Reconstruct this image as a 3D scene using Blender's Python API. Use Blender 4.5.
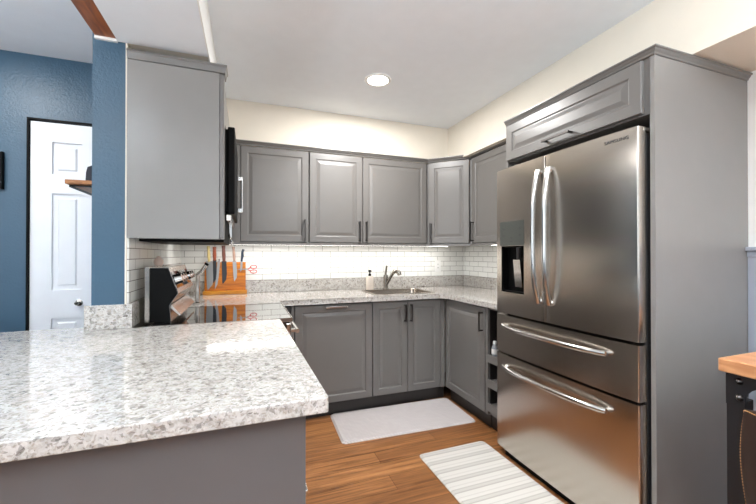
import bpy, bmesh, math, random
from mathutils import Vector, Matrix
random.seed(7)
for o in list(bpy.data.objects): bpy.data.objects.remove(o)
S = bpy.context.scene
COL = S.collection
R = math.radians

# ------------------------------------------------------------------ camera
cam = bpy.data.cameras.new('camera'); cam.sensor_width = 36.0
cam.lens = 356.67 * 36 / 756; cam.clip_start = 0.05
co = bpy.data.objects.new('camera', cam); COL.objects.link(co)
co.location = (0, 0, 1.248); co.rotation_euler = (R(90 + 0.355), 0, R(-20.208))
S.camera = co

# ------------------------------------------------------------------ exposure, world, large lights
S.view_settings.view_transform = 'Standard'; S.view_settings.look = 'None'
S.view_settings.gamma = 1.0; S.view_settings.use_curve_mapping = False
S.view_settings.exposure = 0.55
w = bpy.data.worlds.new('world'); S.world = w; w.use_nodes = True
nt = w.node_tree; nt.nodes.clear()
bg = nt.nodes.new('ShaderNodeBackground'); wo = nt.nodes.new('ShaderNodeOutputWorld')
bg.inputs[0].default_value = (0.80, 0.90, 1.0, 1); bg.inputs[1].default_value = 1.2
nt.links.new(bg.outputs[0], wo.inputs[0])

def area(name, loc, rot, sx, sy, power, color=(1, 1, 1), parent=None, shape='RECTANGLE', spread=None):
    l = bpy.data.lights.new(name, 'AREA'); l.shape = shape; l.size = sx; l.size_y = sy
    l.energy = power; l.color = color
    if spread: l.spread = spread
    o = bpy.data.objects.new(name, l); COL.objects.link(o); o.location = loc; o.rotation_euler = rot
    o.parent = parent
    return o
# daylight through the living-room window behind the camera and the window of the left side
area('daylight_back', (0.2, -3.46, 1.55), (R(90), 0, 0), 2.6, 1.5, 8, (0.93, 0.97, 1.0))
area('daylight_left', (-3.46, -1.2, 1.55), (R(90), 0, R(-90)), 2.0, 1.5, 22, (0.93, 0.97, 1.0))

# ------------------------------------------------------------------ materials
def newmat(name):
    m = bpy.data.materials.new(name); m.use_nodes = True
    n = m.node_tree.nodes; b = n['Principled BSDF']
    return m, m.node_tree, n, b
def sset(b, k, v):
    if k in b.inputs: b.inputs[k].default_value = v
def srgb(r, g, b_):
    f = lambda c: (c / 255 / 12.92) if c / 255 <= .04045 else ((c / 255 + .055) / 1.055) ** 2.4
    return (f(r), f(g), f(b_), 1)
def mat(name, c, rough=.5, metal=0, spec=.5, bump=None, coat=0, emit=None, ior=None, noise=None):
    """bump=(scale, strength, distance); noise=(scale, amount) gentle tone variation"""
    m, t, n, b = newmat(name)
    b.inputs['Base Color'].default_value = c
    b.inputs['Roughness'].default_value = rough; b.inputs['Metallic'].default_value = metal
    sset(b, 'Specular IOR Level', spec); sset(b, 'Coat Weight', coat)
    if ior: sset(b, 'IOR', ior)
    if emit:
        b.inputs['Emission Color'].default_value = emit[0]; b.inputs['Emission Strength'].default_value = emit[1]
    tc = n.new('ShaderNodeNewGeometry')
    ns = n.new('ShaderNodeTexNoise'); ns.inputs['Scale'].default_value = noise[0] if noise else 12
    ns.inputs['Detail'].default_value = 3
    t.links.new(tc.outputs['Position'], ns.inputs['Vector'])
    mr = n.new('ShaderNodeMapRange'); a = noise[1] if noise else .03
    mr.inputs['To Min'].default_value = 1 - a; mr.inputs['To Max'].default_value = 1 + a
    t.links.new(ns.outputs['Fac'], mr.inputs['Value'])
    mx = n.new('ShaderNodeVectorMath'); mx.operation = 'SCALE'
    mx.inputs[0].default_value = c[:3]
    t.links.new(mr.outputs[0], mx.inputs['Scale']); t.links.new(mx.outputs[0], b.inputs['Base Color'])
    if bump:
        nb = n.new('ShaderNodeTexNoise'); nb.inputs['Scale'].default_value = bump[0]; nb.inputs['Detail'].default_value = 4
        t.links.new(tc.outputs['Position'], nb.inputs['Vector'])
        bp = n.new('ShaderNodeBump'); bp.inputs['Strength'].default_value = bump[1]; bp.inputs['Distance'].default_value = bump[2]
        t.links.new(nb.outputs['Fac'], bp.inputs['Height']); t.links.new(bp.outputs[0], b.inputs['Normal'])
    return m

M = {}
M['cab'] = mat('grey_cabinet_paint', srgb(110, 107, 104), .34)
M['penpanel'] = mat('shaded_grey_panel', srgb(94, 91, 91), .3)  # cabinet grey darkened: the dim light on the peninsula end is in the colour
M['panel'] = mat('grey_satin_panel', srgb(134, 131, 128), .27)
M['cream'] = mat('cream_wall_paint', srgb(226, 218, 204), .75, bump=(160, .12, .002))
M['white_wall'] = mat('white_wall_paint', srgb(238, 237, 234), .7, bump=(160, .12, .002))
M['blue'] = mat('blue_textured_paint', srgb(58, 86, 106), .36, bump=(95, .55, .004))
M['ceil'] = mat('white_ceiling_texture', srgb(236, 241, 246), .9, bump=(120, .2, .003))
M['cabdark'] = mat('dark_toe_kick', srgb(38, 34, 32), .45)
M['black'] = mat('black_plastic', srgb(4, 4, 4), .55, spec=.12)
M['blackgl'] = mat('black_glass', srgb(8, 8, 9), .03, ior=1.6, coat=.4)
M['blackmetal'] = mat('black_powder_coat', srgb(20, 19, 22), .5, bump=(300, .15, .001))
M['white_door'] = mat('white_door_paint', srgb(240, 242, 246), .35)
M['white_pl'] = mat('white_plastic', srgb(240, 240, 238), .35)
M['slot'] = mat('socket_slot', srgb(60, 60, 60), .5)
M['chrome'] = mat('brushed_nickel', srgb(205, 203, 200), .16, 1)
M['nickel'] = mat('dark_nickel', srgb(150, 144, 136), .22, 1)
M['handle'] = mat('pewter_handle', srgb(84, 80, 78), .28, 1)
M['steeldark'] = mat('dark_grey_steel', srgb(70, 70, 72), .35, .6)
M['blade'] = mat('knife_blade', srgb(165, 163, 160), .3, 1)
M['bladedark'] = mat('dark_knife_blade', srgb(60, 60, 62), .3, .8)
M['redwood'] = mat('red_brown_handle', srgb(128, 60, 34), .4, noise=(80, .2))
M['darkwood'] = mat('dark_brown_handle', srgb(84, 40, 28), .4, noise=(80, .2))
M['cream_handle'] = mat('pale_handle', srgb(196, 176, 120), .4)
M['taupe'] = mat('taupe_handle', srgb(150, 122, 108), .4)
M['bluehandle'] = mat('dark_blue_handle', srgb(26, 42, 62), .35)
M['red'] = mat('red_plastic', srgb(196, 42, 52), .35)
M['soap'] = mat('white_ceramic', srgb(226, 214, 202), .25)
M['hat'] = mat('dark_felt', srgb(38, 40, 48), .9, bump=(200, .4, .002))
M['leather'] = mat('brown_leather', srgb(44, 22, 11), .6, bump=(220, .25, .001), noise=(30, .15))
M['stitch'] = mat('tan_stitching', srgb(190, 140, 92), .6)
M['wains'] = mat('blue_grey_wainscot', srgb(158, 164, 176), .5)
M['screen'] = mat('grey_display', srgb(66, 68, 64), .4)
M['lightem'] = mat('lamp_diffuser', srgb(255, 250, 240), .5, emit=((1, .96, .9, 1), 14))
M['ledem'] = mat('led_strip_diffuser', srgb(255, 250, 240), .5, emit=((1, .97, .92, 1), 6))
M['picred'] = mat('red_print', srgb(178, 46, 40), .5)
M['glassbottle'] = mat('clear_grey_bottle', srgb(150, 155, 160), .08)
M['pink'] = mat('pale_pink_ceramic', srgb(226, 200, 184), .35)
M['mortar'] = M['slot']

def steel(name, c, rough=.2, streak=.12):
    m, t, n, b = newmat(name)
    b.inputs['Metallic'].default_value = 1; b.inputs['Roughness'].default_value = rough
    g = n.new('ShaderNodeNewGeometry'); mp = n.new('ShaderNodeMapping'); mp.inputs['Scale'].default_value = (4, 4, 300)
    ns = n.new('ShaderNodeTexNoise'); ns.inputs['Scale'].default_value = 1; ns.inputs['Detail'].default_value = 2
    t.links.new(g.outputs['Position'], mp.inputs[0]); t.links.new(mp.outputs[0], ns.inputs['Vector'])
    mr = n.new('ShaderNodeMapRange'); mr.inputs['To Min'].default_value = 1 - streak / 2; mr.inputs['To Max'].default_value = 1 + streak / 2
    t.links.new(ns.outputs['Fac'], mr.inputs['Value'])
    v = n.new('ShaderNodeVectorMath'); v.operation = 'SCALE'; v.inputs[0].default_value = c[:3]
    t.links.new(mr.outputs[0], v.inputs['Scale']); t.links.new(v.outputs[0], b.inputs['Base Color'])
    sset(b, 'Anisotropic', .6)
    bp = n.new('ShaderNodeBump'); bp.inputs['Strength'].default_value = .04; bp.inputs['Distance'].default_value = .0005
    t.links.new(ns.outputs['Fac'], bp.inputs['Height']); t.links.new(bp.outputs[0], b.inputs['Normal'])
    return m
M['steel'] = steel('brushed_stainless_steel', srgb(192, 184, 175), .24)
M['steelr'] = steel('polished_stainless_steel', srgb(190, 183, 176), .2)
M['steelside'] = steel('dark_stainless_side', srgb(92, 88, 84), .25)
M['sinksteel'] = steel('sink_steel', srgb(140, 130, 120), .25)

def granite(name, vert=False):
    m, t, n, b = newmat(name)
    g = n.new('ShaderNodeNewGeometry')
    dn = n.new('ShaderNodeTexNoise'); dn.inputs['Scale'].default_value = 45; dn.inputs['Detail'].default_value = 3
    t.links.new(g.outputs['Position'], dn.inputs['Vector'])
    ad = n.new('ShaderNodeVectorMath'); ad.operation = 'MULTIPLY_ADD'; ad.inputs[1].default_value = (.022, .022, .022)
    t.links.new(dn.outputs['Color'], ad.inputs[0]); t.links.new(g.outputs['Position'], ad.inputs[2])
    def vor(scale, stops):
        v = n.new('ShaderNodeTexVoronoi'); v.inputs['Scale'].default_value = scale; v.inputs['Randomness'].default_value = 1
        t.links.new(ad.outputs[0], v.inputs['Vector'])
        sp = n.new('ShaderNodeSeparateColor'); t.links.new(v.outputs['Color'], sp.inputs[0])
        r = n.new('ShaderNodeValToRGB'); r.color_ramp.interpolation = 'CONSTANT'
        e = r.color_ramp.elements; e[0].position = 0; e[0].color = stops[0][1]
        e[1].position = stops[1][0]; e[1].color = stops[1][1]
        for p, c in stops[2:]:
            x = e.new(p); x.color = c
        t.links.new(sp.outputs[0], r.inputs[0]); return r, sp
    r1, s1 = vor(110, [(0, srgb(132, 126, 122)), (.05, srgb(172, 168, 163)), (.16, srgb(190, 182, 173)), (.28, srgb(198, 196, 193)), (.6, srgb(210, 207, 204)), (.8, srgb(202, 198, 194))])
    r2, s2 = vor(230, [(0, srgb(98, 92, 88)), (.05, srgb(160, 150, 142)), (.18, srgb(190, 184, 177)), (.4, srgb(208, 205, 202)), (.7, srgb(216, 214, 212))])
    mx = n.new('ShaderNodeMix'); mx.data_type = 'RGBA'; mx.inputs[0].default_value = .5
    t.links.new(r1.outputs[0], mx.inputs[6]); t.links.new(r2.outputs[0], mx.inputs[7])
    bn = n.new('ShaderNodeTexNoise'); bn.inputs['Scale'].default_value = 38; bn.inputs['Detail'].default_value = 5
    t.links.new(g.outputs['Position'], bn.inputs['Vector'])
    rr = n.new('ShaderNodeValToRGB'); rr.color_ramp.elements[0].position = .36; rr.color_ramp.elements[0].color = (.45, .42, .4, 1)
    rr.color_ramp.elements[1].position = .50; rr.color_ramp.elements[1].color = (1, 1, 1, 1)
    t.links.new(bn.outputs['Fac'], rr.inputs[0])
    r3, s3 = vor(88, [(0, (.36, .35, .34, 1)), (.07, (.66, .62, .58, 1)), (.13, (1, 1, 1, 1)), (.90, (1.12, 1.12, 1.12, 1))])
    m3 = n.new('ShaderNodeMix'); m3.data_type = 'RGBA'; m3.blend_type = 'MULTIPLY'; m3.inputs[0].default_value = .6
    t.links.new(mx.outputs[2], m3.inputs[6]); t.links.new(r3.outputs[0], m3.inputs[7])
    m2 = n.new('ShaderNodeMix'); m2.data_type = 'RGBA'; m2.blend_type = 'MULTIPLY'; m2.inputs[0].default_value = .35
    t.links.new(m3.outputs[2], m2.inputs[6]); t.links.new(rr.outputs[0], m2.inputs[7])
    m4 = n.new('ShaderNodeMix'); m4.data_type = 'RGBA'; m4.blend_type = 'MULTIPLY'; m4.inputs[0].default_value = 1; m4.inputs[7].default_value = (.88, .87, .85, 1)
    t.links.new(m2.outputs[2], m4.inputs[6]); t.links.new(m4.outputs[2], b.inputs['Base Color'])
    b.inputs['Roughness'].default_value = .10; sset(b, 'Specular IOR Level', .6); sset(b, 'Coat Weight', .3); sset(b, 'Coat Roughness', .05)
    return m
M['granite'] = granite('speckled_quartz')

def tile():
    m, t, n, b = newmat('white_subway_tile')
    g = n.new('ShaderNodeNewGeometry'); sp = n.new('ShaderNodeSeparateXYZ'); t.links.new(g.outputs['Position'], sp.inputs[0])
    a = n.new('ShaderNodeMath'); a.operation = 'ADD'; t.links.new(sp.outputs[0], a.inputs[0]); t.links.new(sp.outputs[1], a.inputs[1])
    z = n.new('ShaderNodeMath'); z.operation = 'SUBTRACT'; t.links.new(sp.outputs[2], z.inputs[0]); z.inputs[1].default_value = 1.0215
    c = n.new('ShaderNodeCombineXYZ'); t.links.new(a.outputs[0], c.inputs[0]); t.links.new(z.outputs[0], c.inputs[1])
    br = n.new('ShaderNodeTexBrick'); br.inputs['Scale'].default_value = 1; br.inputs['Brick Width'].default_value = .152
    br.inputs['Row Height'].default_value = .0508; br.inputs['Mortar Size'].default_value = .0016; br.inputs['Mortar Smooth'].default_value = .2
    br.inputs['Color1'].default_value = srgb(240, 240, 236); br.inputs['Color2'].default_value = srgb(232, 232, 228)
    br.inputs['Mortar'].default_value = srgb(120, 116, 110); br.offset = .5
    t.links.new(c.outputs[0], br.inputs['Vector']); t.links.new(br.outputs['Color'], b.inputs['Base Color'])
    b.inputs['Roughness'].default_value = .12
    bp = n.new('ShaderNodeBump'); bp.invert = True; bp.inputs['Strength'].default_value = .6; bp.inputs['Distance'].default_value = .002
    t.links.new(br.outputs['Fac'], bp.inputs['Height']); t.links.new(bp.outputs[0], b.inputs['Normal'])
    return m
M['tile'] = tile()

def woodfloor():
    m, t, n, b = newmat('wood_plank_floor')
    g = n.new('ShaderNodeNewGeometry')
    br = n.new('ShaderNodeTexBrick'); br.inputs['Scale'].default_value = 1; br.inputs['Brick Width'].default_value = 1.2
    br.inputs['Row Height'].default_value = .125; br.inputs['Mortar Size'].default_value = .0012; br.inputs['Mortar Smooth'].default_value = .1
    br.inputs['Color1'].default_value = srgb(184, 128, 80); br.inputs['Color2'].default_value = srgb(152, 101, 60)
    br.inputs['Mortar'].default_value = srgb(96, 56, 30); br.offset = .37
    t.links.new(g.outputs['Position'], br.inputs['Vector'])
    mp = n.new('ShaderNodeMapping'); mp.inputs['Scale'].default_value = (2.2, 48, 1); t.links.new(g.outputs['Position'], mp.inputs[0])
    ns = n.new('ShaderNodeTexNoise'); ns.inputs['Scale'].default_value = 1; ns.inputs['Detail'].default_value = 6; ns.inputs['Roughness'].default_value = .65
    ns.inputs['Distortion'].default_value = .8
    t.links.new(mp.outputs[0], ns.inputs['Vector'])
    r = n.new('ShaderNodeValToRGB'); r.color_ramp.elements[0].position = .34; r.color_ramp.elements[0].color = (.30, .25, .21, 1)
    r.color_ramp.elements[1].position = .68; r.color_ramp.elements[1].color = (1.1, 1.08, 1.05, 1)
    t.links.new(ns.outputs['Fac'], r.inputs[0])
    mx = n.new('ShaderNodeMix'); mx.data_type = 'RGBA'; mx.blend_type = 'MULTIPLY'; mx.inputs[0].default_value = .85
    t.links.new(br.outputs['Color'], mx.inputs[6]); t.links.new(r.outputs[0], mx.inputs[7]); t.links.new(mx.outputs[2], b.inputs['Base Color'])
    b.inputs['Roughness'].default_value = .36
    bp = n.new('ShaderNodeBump'); bp.inputs['Strength'].default_value = .12; bp.inputs['Distance'].default_value = .001
    t.links.new(ns.outputs['Fac'], bp.inputs['Height']); t.links.new(bp.outputs[0], b.inputs['Normal'])
    return m
M['floor'] = woodfloor()

def wood(name, c1, c2, rough=.35, sc=(6, 60, 60)):
    m, t, n, b = newmat(name)
    g = n.new('ShaderNodeNewGeometry'); mp = n.new('ShaderNodeMapping'); mp.inputs['Scale'].default_value = sc
    t.links.new(g.outputs['Position'], mp.inputs[0])
    ns = n.new('ShaderNodeTexNoise'); ns.inputs['Scale'].default_value = 1; ns.inputs['Detail'].default_value = 5; ns.inputs['Distortion'].default_value = .6
    t.links.new(mp.outputs[0], ns.inputs['Vector'])
    r = n.new('ShaderNodeValToRGB'); r.color_ramp.elements[0].position = .32; r.color_ramp.elements[0].color = c2
    r.color_ramp.elements[1].position = .66; r.color_ramp.elements[1].color = c1
    t.links.new(ns.outputs['Fac'], r.inputs[0]); t.links.new(r.outputs[0], b.inputs['Base Color'])
    b.inputs['Roughness'].default_value = rough
    return m
M['board'] = wood('honey_wood', srgb(204, 122, 14), srgb(160, 84, 4), .35, (8, 8, 70))
M['boardbase'] = wood('golden_wood', srgb(222, 150, 44), srgb(190, 116, 26), .35, (8, 60, 60))
M['butcher'] = wood('butcher_block', srgb(204, 150, 106), srgb(176, 116, 74), .35, (30, 10, 60))
M['beam'] = wood('stained_beam', srgb(160, 88, 30), srgb(112, 56, 16), .45, (50, 6, 50))
M['shelfwood'] = wood('shelf_wood', srgb(176, 118, 66), srgb(128, 78, 40), .5, (30, 8, 60))

def matgrey():
    m, t, n, b = newmat('woven_grey_vinyl')
    g = n.new('ShaderNodeNewGeometry'); mp = n.new('ShaderNodeMapping'); mp.inputs['Rotation'].default_value = (0, 0, R(45)); mp.inputs['Scale'].default_value = (1, 1, 1)
    t.links.new(g.outputs['Position'], mp.inputs[0])
    ck = n.new('ShaderNodeTexBrick'); ck.inputs['Scale'].default_value = 1; ck.inputs['Brick Width'].default_value = .03; ck.inputs['Row Height'].default_value = .015
    ck.inputs['Mortar Size'].default_value = .002; ck.inputs['Mortar Smooth'].default_value = .6
    ck.inputs['Color1'].default_value = srgb(206, 199, 197); ck.inputs['Color2'].default_value = srgb(196, 189, 188); ck.inputs['Mortar'].default_value = srgb(176, 168, 167)
    t.links.new(mp.outputs[0], ck.inputs['Vector']); t.links.new(ck.outputs['Color'], b.inputs['Base Color']); b.inputs['Roughness'].default_value = .6
    bp = n.new('ShaderNodeBump'); bp.invert = True; bp.inputs['Strength'].default_value = .4; bp.inputs['Distance'].default_value = .001
    t.links.new(ck.outputs['Fac'], bp.inputs['Height']); t.links.new(bp.outputs[0], b.inputs['Normal'])
    return m
M['matgrey'] = matgrey()
def matstripe():
    m, t, n, b = newmat('striped_woven_mat')
    g = n.new('ShaderNodeNewGeometry'); sp = n.new('ShaderNodeSeparateXYZ'); t.links.new(g.outputs['Position'], sp.inputs[0])
    def mth(op, a, v):
        k = n.new('ShaderNodeMath'); k.operation = op; t.links.new(a, k.inputs[0])
        if hasattr(v, 'node'): t.links.new(v, k.inputs[1])
        else: k.inputs[1].default_value = v
        return k.outputs[0]
    y = mth('MULTIPLY', sp.outputs[1], 1 / .088); fr = mth('FRACT', y, 0)
    r = n.new('ShaderNodeValToRGB'); r.color_ramp.interpolation = 'LINEAR'
    e = r.color_ramp.elements; e[0].position = 0; e[0].color = (0, 0, 0, 1); e[1].position = 1; e[1].color = (0, 0, 0, 1)
    for p, c in ((.10, 0), (.14, .9), (.22, .35), (.40, .30), (.46, .8), (.50, 0), (.72, 0), (.75, .55), (.79, 0)):
        x = e.new(p); x.color = (c, c, c, 1)
    t.links.new(fr, r.inputs[0])
    x = mth('FRACT', mth('MULTIPLY', sp.outputs[0], 1 / .012), 0); dash = mth('ADD', mth('MULTIPLY', mth('GREATER_THAN', x, .35), .5), .5)
    fac = mth('MULTIPLY', r.outputs[0], dash)
    mx = n.new('ShaderNodeMix'); mx.data_type = 'RGBA'; t.links.new(fac, mx.inputs[0])
    mx.inputs[6].default_value = srgb(208, 204, 197); mx.inputs[7].default_value = srgb(140, 133, 125)
    t.links.new(mx.outputs[2], b.inputs['Base Color']); b.inputs['Roughness'].default_value = .7
    return m
M['matstripe'] = matstripe()

# ------------------------------------------------------------------ mesh helpers
def tag(o, label=None, cat=None, group=None, kind=None):
    if label: o['label'] = label
    if cat: o['category'] = cat
    if group: o['group'] = group
    if kind: o['kind'] = kind
    return o
def thing(name, label, cat, loc=(0, 0, 0), rz=0, group=None):
    o = bpy.data.objects.new(name, None); COL.objects.link(o)
    o.location = loc; o.rotation_euler = (0, 0, R(rz)); o.empty_display_size = .05
    return tag(o, label, cat, group)

class MB:
    def __init__(s): s.bm = bmesh.new(); s.mi = 0
    def _f(s, vs):
        try:
            f = s.bm.faces.new(vs); f.material_index = s.mi; return f
        except ValueError: return None
    def box(s, x0, x1, y0, y1, z0, z1, bev=0, seg=2):
        v = [s.bm.verts.new((x, y, z)) for z in (z0, z1) for y in (y0, y1) for x in (x0, x1)]
        fs = [s._f([v[i] for i in q]) for q in ((0, 2, 3, 1), (4, 5, 7, 6), (0, 1, 5, 4), (2, 6, 7, 3), (0, 4, 6, 2), (1, 3, 7, 5))]
        if bev:
            ed = list({e for f in fs for e in f.edges})
            bmesh.ops.bevel(s.bm, geom=ed, offset=bev, segments=seg, profile=.5, affect='EDGES')
        return s
    def prism(s, pts, axis, a, b, bev=0):
        """pts 2D polygon extruded along axis. axis 'x': pts=(y,z); 'y': pts=(x,z); 'z': pts=(x,y)"""
        def mk(p, t): return {'x': (t, p[0], p[1]), 'y': (p[0], t, p[1]), 'z': (p[0], p[1], t)}[axis]
        A = [s.bm.verts.new(mk(p, a)) for p in pts]; B = [s.bm.verts.new(mk(p, b)) for p in pts]
        fs = [s._f(A[::-1]), s._f(B)]
        for i in range(len(pts)):
            j = (i + 1) % len(pts); fs.append(s._f([A[i], A[j], B[j], B[i]]))
        if bev:
            ed = list({e for f in fs[:2] for e in f.edges})
            bmesh.ops.bevel(s.bm, geom=ed, offset=bev, segments=3, profile=.5, affect='EDGES')
        return s
    def cyl(s, p0, p1, r0, r1=None, n=16, caps=True):
        return s.tube([p0, p1], [r0, r0 if r1 is None else r1], n, caps)
    def tube(s, path, rad, n=12, caps=True, flat=1.0, up=None):
        path = [Vector(p) for p in path]
        if not isinstance(rad, (list, tuple)): rad = [rad] * len(path)
        rings = []; ref = None
        for i, p in enumerate(path):
            d = (path[min(i + 1, len(path) - 1)] - path[max(i - 1, 0)]).normalized()
            if ref is None:
                ref = Vector(up) if up else (Vector((0, 0, 1)) if abs(d.z) < .9 else Vector((1, 0, 0)))
            a = (ref - d * ref.dot(d)).normalized(); c = d.cross(a); ref = a
            rings.append([s.bm.verts.new(p + (a * math.cos(2 * math.pi * k / n) * rad[i] + c * math.sin(2 * math.pi * k / n) * rad[i] * flat)) for k in range(n)])
        for i in range(len(rings) - 1):
            for k in range(n):
                s._f([rings[i][k], rings[i][(k + 1) % n], rings[i + 1][(k + 1) % n], rings[i + 1][k]])
        if caps: s._f(rings[0][::-1]); s._f(rings[-1])
        return s
    def lathe(s, prof, c=(0, 0, 0), n=28):
        c = Vector(c); rings = []
        for r, z in prof:
            rings.append([s.bm.verts.new(c + Vector((r * math.cos(2 * math.pi * k / n), r * math.sin(2 * math.pi * k / n), z))) for k in range(n)] if r > 1e-5 else [s.bm.verts.new(c + Vector((0, 0, z)))])
        for i in range(len(rings) - 1):
            A, B = rings[i], rings[i + 1]
            for k in range(n):
                k2 = (k + 1) % n
                if len(A) == 1 and len(B) == 1: continue
                if len(A) == 1: s._f([A[0], B[k2], B[k]])
                elif len(B) == 1: s._f([A[k], A[k2], B[0]])
                else: s._f([A[k], A[k2], B[k2], B[k]])
        return s
    def rings_panel(s, x0, x1, z0, z1, rings, y0, thick):
        """panel in XZ plane facing -Y; rings=[(inset, depth)]"""
        prev = None
        L = [(0, thick)] + rings
        for ins, dep in L:
            v = [s.bm.verts.new((x, y0 + dep, z)) for x, z in ((x0 + ins, z0 + ins), (x1 - ins, z0 + ins), (x1 - ins, z1 - ins), (x0 + ins, z1 - ins))]
            if prev:
                for i in range(4): s._f([prev[i], prev[(i + 1) % 4], v[(i + 1) % 4], v[i]])
            else: s._f(v[::-1])
            prev = v
        s._f(prev); return s
    def build(s, name, m, parent=None, smooth=False, mats=None):
        bmesh.ops.recalc_face_normals(s.bm, faces=s.bm.faces)
        me = bpy.data.meshes.new(name); s.bm.to_mesh(me); s.bm.free()
        o = bpy.data.objects.new(name, me); COL.objects.link(o)
        for q in (mats or [m]): me.materials.append(q)
        o.parent = parent
        if smooth:
            for p in me.polygons: p.use_smooth = True
            me.update()
            try:
                bm = bmesh.new(); bm.from_mesh(me)
                for e in bm.edges:
                    if len(e.link_faces) == 2 and e.calc_face_angle(0) > R(40): e.smooth = False
                bm.to_mesh(me); bm.free()
            except Exception: pass
        return o
def struct(name, mb, m, parent=None, mats=None):
    o = mb.build(name, m, parent, mats=mats)
    if not parent: o['kind'] = 'structure'
    return o
def sweep(mb, path, prof):
    """path 2D polyline, outward = right of travel; prof = [(out, z)] closed polygon"""
    P = [Vector(p) for p in path]; n = len(P); cols = []
    for i in range(n):
        d0 = (P[i] - P[i - 1]).normalized() if i else None
        d1 = (P[i + 1] - P[i]).normalized() if i < n - 1 else None
        nrm = lambda d: Vector((d.y, -d.x))
        if d0 is None: m = nrm(d1)
        elif d1 is None: m = nrm(d0)
        else:
            m = (nrm(d0) + nrm(d1)); m = m / m.dot(nrm(d0))
        cols.append([mb.bm.verts.new((P[i].x + m.x * o, P[i].y + m.y * o, z)) for o, z in prof])
    k = len(prof)
    for i in range(n - 1):
        for j in range(k): mb._f([cols[i][j], cols[i][(j + 1) % k], cols[i + 1][(j + 1) % k], cols[i + 1][j]])
    mb._f(cols[0][::-1]); mb._f(cols[-1]); return mb

# ------------------------------------------------------------------ room
XW, YW = 2.21, 3.30          # right wall, back wall
ZC = 2.43
struct('floor', MB().box(-3.6, 2.4, -3.6, 3.5, -.05, 0), M['floor'])
struct('ceiling', MB().box(-.505, XW, -3.6, YW, ZC, ZC + .1), M['ceil'])
struct('ceiling_living_room', MB().box(-3.6, -.505, -3.6, 3.5, 2.43, 2.53), M['ceil'])
struct('wall_back', MB().box(-.645, 2.4, YW, YW + .12, 0, 2.5), M['cream'])
struct('wall_right', MB().box(XW, XW + .12, -3.6, YW, 0, 2.5), M['white_wall'])
# partition with the blue end: blue on its end and left side, pale on the kitchen side
mb = MB(); mb.box(-.645, -.519, 1.92, YW, 0, 2.43); struct('wall_left', mb, M['blue'])
struct('wall_left_lining', MB().box(-.519, -.513, 1.92, YW, 0, 2.43), M['cream'])
struct('trim_1', MB().box(-.519, -.513, 1.915, 1.920, 1.02, 2.21), M['cream'])
# header over the opening, soffits over the wall cabinets
struct('trim_2', MB().box(-.55, -.18, -1.2, 1.92, 2.212, 2.425), M['ceil'])
struct('trim_3', MB().box(-.180, -.174, -1.2, 2.925, 2.212, 2.43), M['white_wall'])
struct('trim_4', MB().box(-.513, -.180, 1.92, YW, 2.212, 2.43), M['cream'])
struct('trim_5', MB().box(-.632, -.55, -1.2, 1.905, 2.217, 2.425), M['beam'])
struct('trim_6', MB().box(-.634, -.55, 1.905, 1.92, 2.205, 2.222), M['white_wall'])
struct('trim_7', MB().box(-.180, 1.780, 2.926, YW, 2.085, 2.43), M['cream'])
struct('trim_8', MB().box(1.780, XW, -3.4, YW, 2.10, 2.43), M['cream'])
# hallway wall with the white door
YH = 2.68
mb = MB(); mb.box(-3.6, -1.216, YH, YH + .1, 0, 2.43); mb.box(-1.216, -.645, YH, YH + .1, 2.056, 2.43); mb.box(-.80, -.645, YH, YH + .1, 0, 2.062)
struct('wall_hallway', mb, M['blue'])
d = MB().box(-1.216, -1.208, YH - .003, YH + .06, 0, 2.056).box(-1.208, -.80, YH - .003, YH + .06, 2.047, 2.056)
dr = MB()
x0, x1 = -1.205, -.845
dr.box(x0, x1, YH + .022, YH + .045, 0.01, 2.04)
ys = YH + .012
def rail(a, b, c, e): dr.box(a, b, ys, YH + .022, c, e)
rail(x0, -1.102, .01, 2.04); rail(-.955, x1, .01, 2.04)
for a, b in ((1.925, 2.04), (1.615, 1.73), (.86, 1.032), (.01, .22)): rail(-1.102, -.955, a, b)
for a, b in ((1.73, 1.925), (1.032, 1.615), (.22, .86)):
    dr.rings_panel(-1.102, -.955, a, b, [(0, .014), (.018, .016), (.034, .003)], ys, .02)
door = struct('door_1', dr, M['white_door'])
fr = d.build('door_frame', M['black'], door)
kb = MB().lathe([(0, .040), (.009, .040), (.0125, .034), (.0125, .028), (.008, .022), (.008, .005), (.02, .0), (0, 0)], n=20)
bmesh.ops.rotate(kb.bm, verts=kb.bm.verts, matrix=Matrix.Rotation(R(90), 3, 'X'))
bmesh.ops.translate(kb.bm, verts=kb.bm.verts, vec=(-.966, ys, .950))
k = kb.build('door_knob', M['nickel'], door, True)
# unseen living room shell (seen only in reflections)
struct('wall_rear', MB().box(-3.6, -1.2, -3.6, -3.5, 0, 2.5).box(1.6, 2.4, -3.6, -3.5, 0, 2.5).box(-1.2, 1.6, -3.6, -3.5, 0, .75).box(-1.2, 1.6, -3.6, -3.5, 2.35, 2.5), M['blue'])
struct('wall_left_living', MB().box(-3.6, -3.5, -3.6, -2.3, 0, 2.5).box(-3.6, -3.5, -.1, 3.5, 0, 2.5).box(-3.6, -3.5, -2.3, -.1, 0, .75).box(-3.6, -3.5, -2.3, -.1, 2.35, 2.5), M['blue'])
# wainscot and cap on right wall
struct('trim_9', MB().box(XW - .012, XW, -3.4, .968, 0, 1.24), M['wains'])
mb = MB(); mb.box(XW - .034, XW, -3.4, .968, 1.262, 1.282, .004); mb.box(XW - .02, XW, -3.4, .968, 1.236, 1.262, .003)
struct('trim_10', mb, M['wains'])
# tiles
struct('trim_11', MB().box(-.513, -.505, 1.922, YW, 1.02, 1.62), M['tile'])
struct('trim_12', MB().box(-.505, XW - .008, YW - .008, YW, 1.02, 1.36), M['tile'])
struct('trim_13', MB().box(XW - .008, XW, 1.90, YW - .008, 1.02, 1.36), M['tile'])

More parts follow.
